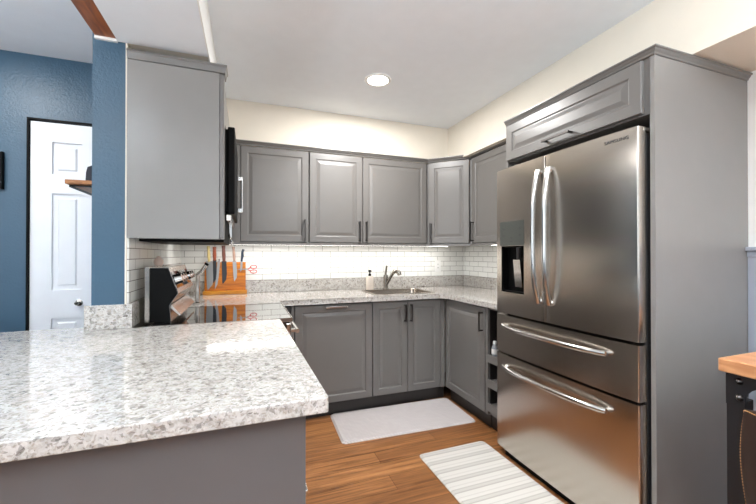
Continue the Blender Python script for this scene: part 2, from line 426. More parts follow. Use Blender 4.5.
# ------------------------------------------------------------------ cabinet pieces (local frame: x right, y into the cabinet, z up; door front at y=0)
DR = [(0, .0025), (.0025, 0), (.050, 0), (.0525, .0015), (.057, .0055), (.063, .0055), (.086, .0008)]
def cab_door(parent, x0, x1, z0, z1, name='door', rings=DR):
    return MB().rings_panel(x0, x1, z0, z1, rings, 0, .019).build(name, M['cab'], parent)
def bar_handle(parent, x, z0, z1, m='handle', off=.034, w=.013, th=.007):
    mb = MB(); mb.box(x - w / 2, x + w / 2, -off, -off + th, z0, z1, .002)
    for z in (z0 + .004, z1 - .014): mb.box(x - w / 2, x + w / 2, -off + th, .0005, z, z + .010, .001)
    return mb.build('handle', M[m], parent)
def hbar_handle(parent, x0, x1, z, m='chrome', off=.034):
    mb = MB(); mb.box(x0, x1, -off, -off + .007, z - .007, z + .007, .002)
    for x in (x0 + .004, x1 - .014): mb.box(x, x + .010, -off + .007, .0005, z - .007, z + .007, .001)
    return mb.build('handle', M[m], parent)
Yd, Xd = 2.68, 1.60
DB, DT = .117, .862
def base_cab(name, label, loc, rz, w, depth=.58, toe=True, cat='cabinet'):
    t = thing(name, label, cat, loc, rz)
    mb = MB(); mb.box(0, w, .0205, depth, .114, .875); mb.build('body', M['cab'], t)
    if toe:
        MB().box(0, w, .055, .07, 0, .114).build('toe_kick', M['cabdark'], t)
    return t
# corner filler cabinet behind the range
t = thing('base_cabinet', 'narrow grey blank base panel between the range and the dishwasher', 'cabinet', (.225, Yd, 0))
MB().box(-.72, .104, .03, .58, .114, .875).build('body', M['steeldark'], t)  # dark material carries the shadow beside the range in its colour
MB().box(.085, .104, .0, .029, .114, .875).build('filler_strip', M['cab'], t)
MB().box(.0, .104, .055, .07, 0, .114).build('toe_kick', M['cabdark'], t)
# dishwasher
t = thing('dishwasher', 'built-in dishwasher behind a wide grey cabinet front with horizontal top handle', 'dishwasher', (.331, Yd, 0))
MB().box(.003, .606, .0205, .57, .114, .872).build('body', M['black'], t)
d_ = cab_door(t, .004, .606, DB, DT, 'front_panel'); hbar_handle(d_, .228, .396, .846)
MB().box(.0, .609, .055, .07, 0, .114).build('toe_kick', M['cabdark'], t)
# sink cabinet
t = thing('sink_cabinet', 'grey base cabinet with two narrow doors under the sink', 'cabinet', (.940, Yd, 0))
MB().box(0, .018, .0205, .58, .114, .875).box(.597, .615, .0205, .58, .114, .875).box(.018, .597, .0205, .58, .114, .132).box(.018, .597, .57, .58, .132, .875).box(.018, .597, .0205, .045, .80, .875).build('body', M['cab'], t)
MB().box(0, .615, .055, .07, 0, .114).build('toe_kick', M['cabdark'], t)
d_ = cab_door(t, .003, .306, DB, DT); bar_handle(d_, .281, .695, .838)
d_ = cab_door(t, .309, .612, DB, DT); bar_handle(d_, .334, .695, .838)
# corner filler
t = thing('corner_filler', 'slim grey filler strip in the inner corner between the base cabinets', 'cabinet filler', (1.556, Yd, 0))
MB().box(0, .043, .003, .020, .114, .875).box(.025, .043, .020, .6, .114, .875).build('strip', M['cab'], t)
MB().box(0, .062, .055, .07, 0, .114).build('toe_kick', M['cabdark'], t)
# right base cabinet (faces -X)
t = base_cab('base_cabinet', 'grey base cabinet with one wide door beside the open rack, facing the range side', (Xd, Yd - .0, 0), -90, .545)
d_ = cab_door(t, .006, .543, DB, DT); bar_handle(d_, .518, .690, .835)
# open rack cabinet
t = thing('open_rack_cabinet', 'narrow grey open-shelf rack cabinet squeezed beside the refrigerator', 'rack', (Xd + .002, 2.128, 0), -90)
mb = MB(); W = .235
mb.box(0, .022, 0, .58, .114, .875); mb.box(W - .018, W, 0, .58, .114, .875); mb.box(.022, W - .018, .55, .58, .114, .875)
mb.box(.022, W - .018, 0.02, .55, .114, .135); mb.box(.022, W - .018, 0.02, .55, .855, .875)
mb.build('body', M['cab'], t)
MB().box(.0225, .0245, .02, .549, .136, .854).box(W - .0205, W - .0185, .02, .549, .136, .854).box(.0245, W - .0205, .545, .549, .136, .854).build('shade_lining', M['cabdark'], t)  # thin dark sheets stand in for the shade inside the rack
for z in (.52, .345, .175): MB().box(.025, W - .021, .004, .544, z, z + .012).box(.022, W - .018, 0, .012, z - .035, z + .02).build('shelf', M['cab'], t)
MB().box(0, W, .055, .07, 0, .114).build('toe_kick', M['cabdark'], t)
t = thing('spice_bottle', 'small clear bottle with white cap on the top shelf of the open rack', 'bottle', (1.64, 2.075, .533))
MB().lathe([(0, 0), (.021, 0), (.022, .004), (.022, .06), (.012, .078), (.012, .084), (0, .084)]).build('bottle_body', M['glassbottle'], t, True)
MB().lathe([(0, .084), (.013, .084), (.013, .103), (0, .103)]).build('cap', M['white_pl'], t, True)
MB().lathe([(.0224, .015), (.0228, .015), (.0228, .05), (.0224, .05)]).build('paper_label', M['white_pl'], t, True)

# ------------------------------------------------------------------ worktops
def apply_cut(o, cutter):
    md = o.modifiers.new('c', 'BOOLEAN'); md.object = cutter; md.operation = 'DIFFERENCE'; md.solver = 'EXACT'
    dg = bpy.context.evaluated_depsgraph_get(); dg.update()
    me = bpy.data.meshes.new_from_object(o.evaluated_get(dg)); o.modifiers.clear(); o.data = me
    bpy.data.objects.remove(cutter)
def arc(cx, cy, r, a0, a1, n=8): return [(cx + r * math.cos(R(a0 + (a1 - a0) * i / n)), cy + r * math.sin(R(a0 + (a1 - a0) * i / n))) for i in range(n + 1)]
Ye, Xe = 2.645, 1.572
t = thing('worktop', 'L-shaped speckled stone worktop running under the tiles and around the far corner', 'worktop', (0, 0, 0))
pts = [(-.486, 2.540), (.222, 2.540), (.222, Ye)] + [(p[0], p[1]) for p in arc(Xe - .05, Ye - .05, .05, 90, 0)] + [(Xe, 1.897), (XW - .002, 1.897), (XW - .002, YW - .002), (-.486, YW - .002)]
pts = [(-.486, Ye - .0)] + pts[2:] if False else pts
top = MB().prism(pts, 'z', .876, .914, .003).build('slab', M['granite'], t)
def rrect(x0, x1, y0, y1, r): return arc(x1 - r, y1 - r, r, 0, 90, 5) + arc(x0 + r, y1 - r, r, 90, 180, 5) + arc(x0 + r, y0 + r, r, 180, 270, 5) + arc(x1 - r, y0 + r, r, 270, 360, 5)
SX0, SX1, SY0, SY1 = 1.0, 1.535, 2.745, 3.13
apply_cut(top, MB().prism(rrect(SX0, SX1, SY0, SY1, .05), 'z', .8, 1.0).build('cut', M['granite']))
MB().box(-.465, XW - .022, YW - .020, YW - .001, .9145, 1.02, .002).build('splashback', M['granite'], t)
MB().box(XW - .021, XW - .001, 1.897, YW - .001, .9145, 1.02, .002).build('splashback', M['granite'], t)
MB().box(-.504, -.486, 2.545, YW - .021, .9145, 1.02, .002).build('splashback', M['granite'], t)
# sink
t = thing('sink', 'stainless steel sink basin with narrow steel rim set in the worktop', 'sink', ((SX0 + SX1) / 2, (SY0 + SY1) / 2, .70))
mb = MB(); cx, cy = (SX0 + SX1) / 2, (SY0 + SY1) / 2
def ring(mb, ins, z): return [mb.bm.verts.new((x - cx, y - cy, z - .70)) for x, y in rrect(SX0 + ins, SX1 - ins, SY0 + ins, SY1 - ins, max(.05 - ins * .3, .03))]
loops = [ring(mb, -.018, .9145), ring(mb, -.017, .9175), ring(mb, .006, .9175), ring(mb, .010, .910), ring(mb, .016, .72), ring(mb, .035, .703), ring(mb, .035, .700), ring(mb, .012, .715), ring(mb, .0035, .9145)]
for a, b in zip(loops, loops[1:] + loops[:1]):
    if (a is loops[5]): mb._f(a[::-1]); mb._f(b); continue
    for i in range(len(a)): mb._f([a[i], a[(i + 1) % len(a)], b[(i + 1) % len(a)], b[i]])
mb.build('basin', M['sinksteel'], t, True)
MB().lathe([(0, .006), (.02, .006), (.04, .008), (.045, .004), (.045, .0035), (0, .0035)]).build('drain', M['chrome'], t, True)
# faucet
t = thing('faucet', 'brushed nickel single-lever faucet standing behind the sink', 'faucet', (1.255, 3.195, .914))
mb = MB(); mb.lathe([(0, 0), (.030, 0), (.030, .006), (.022, .012), (.021, .10), (.023, .115), (.020, .135), (0, .138)]); mb.build('body', M['nickel'], t, True)
mb = MB(); mb.tube([(0, 0, .125), (.0, .0, .15), (.001, -.012, .19), (.003, -.022, .225)], [.011, .010, .010, .008], 10); mb.build('lever', M['nickel'], t, True)
mb = MB(); mb.tube([(.004, -.01, .040), (.028, -.028, .095), (.045, -.045, .135), (.056, -.055, .155), (.066, -.063, .166)], [.014, .014, .014, .015, .017], 14); mb.build('spout', M['nickel'], t, True)
mb = MB(); mb.tube([(.058, -.056, .168), (.080, -.075, .174), (.098, -.092, .160), (.104, -.098, .136)], [.017, .022, .022, .019], 16); mb.build('spray_head', M['nickel'], t, True)
# soap dispenser
t = thing('soap_dispenser', 'white soap bottle with black pump left of the faucet', 'soap dispenser', (1.085, 3.17, .9145))
MB().lathe([(0, 0), (.034, 0), (.037, .004), (.037, .115), (.033, .126), (.014, .130), (0, .130)]).build('bottle_body', M['soap'], t, True)
MB().lathe([(0, .130), (.013, .130), (.013, .150), (.006, .152), (.006, .168), (.015, .170), (.015, .184), (0, .186)]).tube([(0, 0, .178), (0, -.022, .178), (0, -.04, .172)], [.006, .006, .004], 8).build('pump', M['black'], t, True)

# peninsula
t = thing('peninsula_worktop', 'large pale speckled stone peninsula worktop in the foreground', 'worktop', (0, 0, 0))
pts = [(-1.9, .825)] + [] + arc(.182 - .008, .825 + .008, .008, -90, 0, 4) + [(.182 - .018, 1.9035), (-.667, 1.9035), (-.667, 1.995), (-1.9, 1.995)]
MB().prism(pts, 'z', .877, .914, .003).build('slab', M['granite'], t)
MB().box(-.665, -.4865, 1.899, 1.9185, .9145, 1.022, .002).build('splashback', M['granite'], t)
MB().box(-.505, -.4865, 1.919, 2.02, .9145, 1.022, .002).build('splashback', M['granite'], t)
t = thing('peninsula_cabinet', 'plain grey peninsula base cabinet under the foreground worktop', 'cabinet', (.133, .86, 0))
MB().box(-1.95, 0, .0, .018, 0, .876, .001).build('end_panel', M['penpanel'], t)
MB().box(-1.95, -.02, .0185, 1.035, .10, .8765).build('body', M['cab'], t)
for j, (a, b) in enumerate(((.03, .52), (.53, 1.02))):
    for z0, z1 in ((.117, .40), (.405, .63), (.635, .862)):
        d_ = MB().box(-.019, .0, a, b, z0, z1, .002).build('drawer', M['cab'], t)
        m_ = (a + b) / 2; zz = (z0 + z1) / 2
        zh = z1 - .075
        mb = MB(); mb.box(.028, .036, m_ - .085, m_ + .085, zh - .006, zh + .006, .002); mb.box(0, .028, m_ - .083, m_ - .073, zh - .005, zh + .005); mb.box(0, .028, m_ + .073, m_ + .083, zh - .005, zh + .005)
        mb.build('handle', M['chrome'], d_)

# ------------------------------------------------------------------ wall cabinets
UB, UT = 1.345, 2.082
Yu = 2.92
def wall_cab(label, loc, rz, w, depth, bx0=0, bx1=None):
    t = thing('wall_cabinet', label, 'cabinet', loc, rz)
    MB().box(bx0, w if bx1 is None else bx1, .0205, depth, UB - .005, UT + .005).build('body', M['cab'], t)
    return t
t = wall_cab('grey wall cabinet nearest the microwave, first on the back wall', (-.048, Yu, 0), 0, .523, .365, -.45)
MB().box(-.05, -.001, .002, .020, UB - .005, UT + .005).build('filler_strip', M['cab'], t)
d_ = cab_door(t, .003, .520, UB, UT); bar_handle(d_, .490, UB + .012, UB + .185)
t = wall_cab('narrowest grey wall cabinet on the back wall, in the middle of the row', (.478, Yu, 0), 0, .455, .365)
d_ = cab_door(t, .003, .452, UB, UT); bar_handle(d_, .426, UB + .012, UB + .185)
t = wall_cab('widest grey wall cabinet, above the sink and soap bottle', (.935, Yu, 0), 0, .62, .365)
d_ = cab_door(t, .003, .616, UB, UT); bar_handle(d_, .030, UB + .012, UB + .185)
# diagonal corner cabinet
ax, ay, bx_, by_ = 1.560, 2.92, 1.835, 2.645
L = math.hypot(bx_ - ax, by_ - ay)
t = thing('corner_wall_cabinet', 'grey diagonal corner wall cabinet where back and right walls meet', 'cabinet', (ax, ay, 0), -45)
Mi = Matrix.Rotation(R(45), 2)
def loc2(x, y): v = Mi @ Vector((x - ax, y - ay)); return (v.x, v.y)
poly = [loc2(ax + .0, ay + .020), loc2(ax + .008, ay + .018), loc2(bx_ + .018, by_ + .008), loc2(bx_ + .02, by_), loc2(XW - .01, by_), loc2(XW - .01, YW - .01), loc2(ax, YW - .01)]
poly = [loc2(ax + .001, ay + .028), loc2(bx_ + .028, by_ + .001), loc2(XW - .01, by_ + .001), loc2(XW - .01, YW - .01), loc2(ax + .001, YW - .01)]
MB().prism(poly, 'z', UB - .005, UT + .005).build('body', M['cab'], t)
d_ = cab_door(t, .012, L - .012, UB, UT); bar_handle(d_, .034, UB + .012, UB + .185)
# right wall cabinet
t = wall_cab('grey wall cabinet on the right wall, partly hidden by the refrigerator', (1.835, 2.64, 0), -90, .745, .36)
d_ = cab_door(t, .010, .60, UB, UT); bar_handle(d_, .038, UB + .012, UB + .185)
MB().box(.603, .745, .002, .02, UB - .005, UT + .005).build('filler_strip', M['cab'], t)
# crown and light rail
CR = lambda z, h=.030, o=.026: [(-.015, z), (.004, z), (.006, z + h * .25), (o * .55, z + h * .45), (o * .75, z + h * .7), (o, z + h * .8), (o, z + h), (-.015, z + h)]
upath = [(-.10, Yu), (ax, ay), (bx_, by_), (bx_, 1.90)]
o = sweep(MB(), [(p[0], p[1]) for p in upath], CR(UT + .006)).build('crown_molding', M['cab'])
tag(o, 'continuous grey crown molding on top of the back and corner wall cabinets', 'molding')
o = sweep(MB(), [(-.45, Yu)] + upath[1:], [(-.018, UB - .024), (.004, UB - .024), (.004, UB - .008), (0, UB - .0055), (-.018, UB - .0055)]).build('light_rail', M['cab'])
tag(o, 'continuous grey light rail along the bottom of the back wall cabinets', 'molding')
# LED strips
def led(label, loc, rz, L_, power):
    t = thing('led_strip', label, 'light', loc, rz)
    MB().box(0, L_, -.012, .012, -.012, 0, .002).build('housing', M['white_pl'], t)
    MB().box(.01, L_ - .01, -.008, .008, -.014, -.0121).build('diffuser', M['ledem'], t)
    area('strip_light', (L_ / 2, 0, -.016), (0, 0, 0), L_ - .02, .03, power, (1, .97, .92), t)
led('long under-cabinet light strip above the tiled back wall', (-.30, 3.12, UB - .006), 0, 2.2, 4.4)
led('short under-cabinet light strip below the right wall cabinet', (2.02, 2.60, UB - .006), -90, .62, 1.0)

# left wall cabinet (side faces us)
t = thing('wall_cabinet', 'grey wall cabinet hanging on the blue-ended partition, its plain side facing the peninsula', 'cabinet', (-.510, 1.905, 0))
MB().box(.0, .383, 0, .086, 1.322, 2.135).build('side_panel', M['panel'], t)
MB().box(.385, .404, .001, .084, 1.324, 2.133, .002).build('door', M['cab'], t)
o = sweep(MB(), [(.0, 0), (.404, 0), (.404, .09)], CR(2.137, .038, .014)).build('crown', M['cab'], t)
MB().box(.0, .385, .018, .085, 2.136, 2.16).build('top_panel', M['cab'], t)
t = thing('wall_cabinet', 'short grey wall cabinet hidden above the microwave', 'cabinet', (-.510, 1.992, 0))
MB().box(.0, .38, 0, .62, 1.94, 2.14).build('body', M['cab'], t)
MB().box(.381, .398, .003, .617, 1.943, 2.137, .002).build('door', M['cab'], t)
# microwave
t = thing('microwave', 'black over-the-range microwave with a vertical silver handle', 'microwave', (-.505, 1.995, 1.31))
MB().box(.0, .40, .0, .605, .135, .605, .004).build('body', M['black'], t)
MB().box(.02, .395, .002, .603, .0, .134, .003).build('vent_base', M['black'], t)
MB().box(.412, .446, .004, .602, .147, .60, .005).box(.40, .413, .02, .59, .16, .59).build('door', M['black'], t)
mb = MB(); mb.box(.47, .482, .548, .566, .215, .455, .004); mb.box(.446, .474, .546, .568, .215, .243, .003); mb.box(.446, .474, .546, .568, .427, .455, .003)
mb.build('handle', M['chrome'], t)
MB().box(.402, .430, .01, .60, .110, .145, .004).build('lower_trim', M['steelr'], t)
# small hanging utensils below the microwave
t = thing('measuring_spoons', 'bunch of thin metal spoons hanging below the microwave front', 'utensil', (-.085, 2.10, 1.42))
for i, (dx, dy, l) in enumerate(((0, 0, .075), (.006, .02, .10), (-.004, .035, .06))):
    mb = MB(); mb.tube([(dx, dy, -.001), (dx + .002, dy, -l)], .0022, 6); mb.lathe([(0, -l - .022), (.008, -l - .014), (.009, -l - .006), (.004, -l)], (dx + .002, dy, 0), 10)
    mb.build('spoon', M['chrome'], t, True)

# ------------------------------------------------------------------ range
t = thing('range', 'stainless steel range with black glass top and slanted rear control panel', 'range', (-.485, 1.911, 0))
RX = .708; RY = .622
MB().box(.01, RX - .03, .004, RY - .004, .06, .895).build('body', M['steelside'], t)
MB().box(.03, RX - .06, .03, RY - .03, 0, .06).build('base', M['black'], t)
MB().box(.06, RX, .0, RY, .896, .9155, .004).build('glass_top', M['blackgl'], t)
MB().box(.058, RX + .003, -.0015, .0, .895, .916).box(RX, RX + .003, 0, RY, .895, .916).build('edge_trim', M['steelr'], t)
dd = MB().box(RX - .029, RX - .003, .008, RY - .008, .27, .885, .004).build('oven_door', M['steelr'], t)
MB().tube([(RX + .035, .05, .835), (RX + .035, RY - .05, .835)], .011, 12).box(RX - .003, RX + .035, .06, .08, .828, .842).box(RX - .003, RX + .035, RY - .08, RY - .06, .828, .842).build('handle', M['chrome'], dd, False)
MB().box(RX - .028, RX - .004, .008, RY - .008, .07, .262, .004).build('drawer', M['steelr'], t)
# backguard: silhouette profile (x,z)
BO = .032
prof = [(x + BO, z) for x, z in [(.012, .9165), (.105, .9165), (.098, .995), (.136, 1.055), (.092, 1.182), (.012, 1.182)]]
g = MB().prism(prof, 'y', .093, .60).build('backguard', M['steelr'], t)
MB().prism([(x + BO, z) for x, z in [(.014, .917), (.103, .917), (.096, .996), (.133, 1.055), (.090, 1.180), (.014, 1.180)]], 'y', .086, .0925).build('end_cap', M['black'], g)
MB().box(.026, .0435, .084, .60, .9165, 1.185).build('rear_frame', M['steel'], g)
nx, nz = .958, .287
def facept(u, y, off): # u 0 bottom..1 top of slanted face
    x = BO + .136 + (.092 - .136) * u; z = 1.055 + (1.182 - 1.055) * u
    return (x + nx * off, y, z + nz * off)
mb = MB()
a_, b_ = facept(.18, 0, .0015), facept(.82, 0, .0015)
mb.prism([(a_[0] - .004, a_[2]), (a_[0], a_[2]), (b_[0], b_[2]), (b_[0] - .004, b_[2])], 'y', .11, .56); mb.build('control_panel', M['blackgl'], g)
for y in (.14, .21, .28, .41, .48, .55):
    MB().cyl(facept(.5, y, .002), facept(.5, y, .034), .027, .022, 20).build('knob', M['chrome'], g, True)
mb = MB(); mb.prism([(.132, .985), (.172, .942), (.177, .948), (.136, .998)], 'y', .095, .60); mb.build('lower_lip', M['steelr'], g)
# things on/behind the range
t = thing('salt_shaker', 'small pale pink rounded pot standing on top of the rear control panel', 'shaker', (-.44, 2.19, 1.1865))
MB().lathe([(0, 0), (.016, 0), (.022, .012), (.022, .028), (.014, .040), (.008, .050), (0, .052)]).build('pot', M['pink'], t, True)
t = thing('utensil_rest', 'shiny steel angled pot holder standing between the range and the knife board', 'holder', (-.315, 2.72, .9145))
mb = MB(); mb.box(-.012, .012, -.02, .02, .006, .20, .004); mb.box(-.045, .045, -.04, .04, 0, .006, .002); mb.build('stand', M['steelr'], t)
MB().tube([(-.012, 0, .185), (.025, 0, .215), (.052, 0, .258)], [.013, .014, .012], 14).build('arm', M['steelr'], t, True)
MB().tube([(.052, 0, .258), (.060, 0, .270)], .013, 14).build('end_cap', M['black'], t, True)

# ------------------------------------------------------------------ knife board
KY = 3.238
t = thing('knife_board', 'upright honey wooden magnetic knife board with golden base on the worktop', 'knife holder', (-.165, KY, .9145))
MB().box(-.160, .157, .0, .022, .030, .268, .003).build('board', M['board'], t)
MB().box(-.170, .168, -.028, .038, .0, .030, .004).build('base', M['boardbase'], t)
def knife(label, x, ztop, zblade0, hl, wb, hm, bm_, handle_w, tilt=0, bend=0):
    """x centre (world), ztop blade/handle join, zblade0 tip"""
    yb = KY - .004; x *= 1.058; wb *= 1.05; handle_w *= 1.05; zblade0 -= .012
    t = thing('kitchen_knife', label, 'knife', (x, yb, ztop)); t.rotation_euler = (0, R(tilt), 0)
    l = ztop - zblade0
    mb = MB()
    P = [(-wb * .5, 0), (wb * .5, 0), (wb * .5, -l * .55), (wb * .30, -l * .82), (-wb * .42, -l), (-wb * .5, -l * .9)]
    mb.prism(P, 'y', -.001, .0015); mb.build('blade', M[bm_], t)
    mb = MB(); mb.tube([(0, 0, -.004), (0, 0, .012), (bend * .3, 0, hl * .4), (bend * .2, 0, hl * .75), (bend, 0, hl)], [handle_w * .8, handle_w * .8, handle_w, handle_w * .85, handle_w], 10, flat=.55, up=(1, 0, 0)); mb.build('handle', M[hm], t, True)
G = 'knives on the magnetic board'
knife('leftmost knife on the wooden board, wide pale blade and cream handle', -.274, 1.19, .965, .125, .05, 'cream_handle', 'blade', .011, -3)
knife('dark-bladed knife with reddish brown handle, second from the left on the board', -.235, 1.20, 1.02, .11, .026, 'redwood', 'bladedark', .014, -1)
knife('slim silver knife with short handle beside the reddish brown one', -.205, 1.19, .968, .02, .02, 'chrome', 'blade', .007, 5)
knife('wide dark cleaver-like knife with dark brown handle at the middle of the board', -.168, 1.19, 1.01, .13, .036, 'darkwood', 'bladedark', .014, -2)
knife('silver knife with taupe handle right of the middle of the board', -.092, 1.19, 1.03, .12, .028, 'taupe', 'blade', .011, -4)
knife('small knife with short silver blade and curved dark blue handle', -.038, 1.19, 1.11, .10, .016, 'bluehandle', 'blade', .010, 2, .012)
# scissors
t = thing('scissors', 'scissors with red loop handles sticking out right of the knife board', 'scissors', (.014, KY - .006, 1.120))
for s in (1, -1):
    mb = MB(); c = (.042, .0, .020 * s)
    mb.tube([(c[0] + .026 * math.cos(a), 0, c[2] + .014 * math.sin(a)) for a in [2 * math.pi * k / 16 for k in range(17)]], .0035, 8, caps=False)
    mb.tube([(.018, 0, .014 * s), (-.004, 0, .004 * s)], .0035, 8); mb.build('loop_handle', M['red'], t, True)
    MB().prism([(-.10, .002 * s), (-.004, -.003), (-.004, .006)], 'y', .0015 * s, .0015 * s + .0012).build('blade', M['blade'], t)

# outlets
def outlet(label, x, z, w, cols):
    t = thing('wall_outlet', label, 'outlet', (x, YW - .0085, z))
    MB().box(-w / 2, w / 2, -.006, 0, -.060, .060, .003).build('cover_plate', M['white_pl'], t)
    for c in cols:
        for z_ in (-.019, .019):
            so = MB().box(c - .017, c + .017, -.008, -.0062, z_ - .017, z_ + .017, .001).build('socket', M['white_pl'], t)
            for dx in (-.006, .006): MB().box(c + dx - .0012, c + dx + .0012, -.0086, -.0081, z_ - .005, z_ + .005).build('slot', M['slot'], so)
outlet('white double wall outlet on the tiles left of the soap bottle', .668, 1.115, .115, (-.024, .024))
outlet('white single wall outlet on the tiles right of the faucet', 1.878, 1.125, .07, (0,))

# ------------------------------------------------------------------ refrigerator
FX = 1.498
FY0, FY1 = 1.000, 1.885
FYm = 1.474
t = thing('refrigerator', 'stainless steel french-door refrigerator with two bottom freezer drawers', 'refrigerator', (FX, 0, 0))
MB().box(.062, .66, FY0 + .004, FY1 - .052, .03, 1.755, .004).build('case', M['steeldark'], t)
MB().box(.02, .62, FY0 + .03, FY1 - .06, 0, .03).build('base', M['black'], t)
MB().box(.0505, .0615, FY0 + .015, FY1 - .053, .04, 1.74).build('gasket', M['black'], t)
def bowed(mb, y0, y1, z0, z1, x0=0., bow=.010, n=16, thick=.050, er=.008, lock=None):
    """door slab facing -x, convex across y with rounded outer edges"""
    W_ = FY1 - FY0; c = (FY0 + FY1) / 2
    pts = []
    for i in range(n + 1):
        y = y0 + (y1 - y0) * i / n
        u = (y - c) / (W_ / 2)
        pts.append((x0 + bow * (u * u), y))
    # round ends that coincide with the outer edges
    def endround(p, sgn):
        out = []
        for k in range(5):
            a = R(90 * k / 4); out.append((p[0] + er * .8 * (1 - math.cos(a)) + 0.0, p[1] - sgn * 0 + sgn * 0))
        return out
    poly = []
    r0 = er if abs(y0 - FY0) < .01 else .004
    r1 = er if abs(y1 - FY1) < .01 else .004
    def face_x(y): u = (y - c) / (W_ / 2); return x0 - .006 + .013 * u ** 4
    for k in range(6):
        a = R(90 * k / 5); poly.append((face_x(y0 + r0) + r0 * (1 - math.sin(a)), y0 + r0 * (1 - math.cos(a))))
    for i in range(1, n): 
        y = y0 + r0 + (y1 - r1 - y0 - r0) * i / n; poly.append((face_x(y), y))
    for k in range(6):
        a = R(90 - 90 * k / 5); poly.append((face_x(y1 - r1) + r1 * (1 - math.sin(a)), y1 - r1 * (1 - math.cos(a))))
    poly.append((x0 + thick, y1)); poly.append((x0 + thick, y0))
    mb.prism(poly, 'z', z0, z1, 0); return mb
dl = bowed(MB(), FYm + .003, FY1, .885, 1.775).build('door', M['steel'], t, True)
dr_ = bowed(MB(), FY0, FYm - .003, .885, 1.775).build('door', M['steel'], t, True)
f1 = bowed(MB(), FY0, FY1, .640, .872).build('freezer_drawer', M['steel'], t, True)
f2 = bowed(MB(), FY0, FY1, .045, .628).build('freezer_drawer', M['steel'], t, True)
# dispenser (cut into left door)
apply_cut(dl, MB().box(-.05, .047, 1.632, 1.832, 1.016, 1.297).build('cut', M['black'], t))
for p in dl.data.polygons: p.use_smooth = True
bm_ = bmesh.new(); bm_.from_mesh(dl.data)
for e_ in bm_.edges: e_.smooth = not (len(e_.link_faces) == 2 and e_.calc_face_angle(0) > R(20))
bm_.to_mesh(dl.data); bm_.free()
dp = MB().box(-.0075, .002, 1.630, 1.834, 1.30, 1.447, .001).build('dispenser_panel', M['screen'], dl)
mb = MB(); mb.box(.043, .0465, 1.633, 1.831, 1.017, 1.296); mb.box(.004, .043, 1.633, 1.637, 1.017, 1.296); mb.box(.008, .043, 1.827, 1.831, 1.017, 1.296); mb.box(.010, .043, 1.637, 1.827, 1.017, 1.024); mb.box(.012, .043, 1.637, 1.827, 1.288, 1.296)
dc = mb.build('dispenser_cavity', M['black'], dl)
MB().tube([(.02, 1.70, 1.287), (.021, 1.703, 1.25), (.023, 1.708, 1.22)], [.014, .012, .010], 10).build('nozzle', M['steeldark'], dc, True)
mb = MB(); mb.prism([(.034, 1.05), (.041, 1.05), (.024, 1.215), (.018, 1.215)], 'y', 1.69, 1.75, .002); mb.build('paddle', M['chrome'], dc)
for i, (y, z) in enumerate(((1.80, 1.40), (1.80, 1.36), (1.66, 1.40), (1.66, 1.36), (1.732, 1.345), (1.732, 1.325))):
    MB().box(-.0083, -.0076, y - .008, y + .008, z - .003, z + .003).build('button', M['steeldark'], dp)
def bow_handle_v(y, z0, z1, side, parent, out=.056):
    mb = MB(); P = []; n = 20
    for i in range(n + 1):
        u = -1 + 2 * i / n
        P.append((-out * (1 - u * u * u * u * .55 - u * u * .12) + .0, y + side * .004 * (1 - u * u), z0 + (z1 - z0) * i / n))
    mb.tube(P, .0135, 12)
    for q, zz in ((P[0], z0), (P[-1], z1)):
        mb.cyl((q[0], q[1], q[2]), (.004, y, q[2] + (.015 if zz == z0 else -.015)), .011, .013, 12)
    mb.build('handle', M['chrome'], parent, True)
bow_handle_v(FYm + .036, .985, 1.700, 1, dl)
bow_handle_v(FYm - .036, .985, 1.700, -1, dr_)
def bow_handle_h(y0, y1, z, parent, out=.062):
    mb = MB(); P = []; n = 20
    for i in range(n + 1):
        u = -1 + 2 * i / n; P.append((-out * (1 - u ** 4 * .5 - u * u * .15), y0 + (y1 - y0) * i / n, z))
    mb.tube(P, .0135, 12)
    for q, s in ((P[0], 1), (P[-1], -1)): mb.cyl(q, (.010, q[1] + s * .012, z), .011, .013, 12)
    mb.build('handle', M['chrome'], parent, True)
bow_handle_h(1.125, 1.79, .812, f1)
bow_handle_h(1.125, 1.79, .562, f2)
MB().box(.035, .10, FY0 - .001, FY0 + .05, 1.756, 1.775, .004).build('hinge_cover', M['chrome'], t)
MB().box(.075, .10, FY0 - .003, FY0 + .03, .874, .884, .001).build('hinge', M['chrome'], t)
# lettering on the door
cu = bpy.data.curves.new('lettering', 'FONT'); cu.body = 'SAMSUNG'; cu.size = .021; cu.extrude = .0006; cu.align_x = 'CENTER'; cu.space_character = 1.12
to = bpy.data.objects.new('lettering', cu); COL.objects.link(to)
dg = bpy.context.evaluated_depsgraph_get(); me = bpy.data.meshes.new_from_object(to.evaluated_get(dg)); bpy.data.objects.remove(to)
me.transform(Matrix.Translation((-.0020, 1.088, 1.732)) @ Matrix.Rotation(R(-86.6), 4, 'Z') @ Matrix.Rotation(R(90), 4, 'X'))
to = bpy.data.objects.new('lettering', me); COL.objects.link(to); me.materials.append(M['steeldark']); to.parent = dr_

# refrigerator enclosure
EX = 1.558
t = thing('refrigerator_cabinet', 'tall grey cabinet surround enclosing the refrigerator with one wide upper door', 'cabinet', (EX, 0, 0))
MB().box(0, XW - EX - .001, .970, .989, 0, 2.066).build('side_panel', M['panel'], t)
MB().box(0, XW - EX - .025, 1.837, 1.856, 0, 2.066).build('side_panel', M['cab'], t)
MB().box(.004, XW - EX - .002, .99, 1.836, 1.828, 2.066).build('body', M['cab'], t)
dt_ = thing('x', None, None)
bpy.data.objects.remove(dt_)
mb = MB().rings_panel(-1.838, -1.012, 1.836, 2.056, DR, 0, .019)
bmesh.ops.rotate(mb.bm, verts=mb.bm.verts, matrix=Matrix.Rotation(R(-90), 3, 'Z'))
bmesh.ops.translate(mb.bm, verts=mb.bm.verts, vec=(-.017, 0, 0))
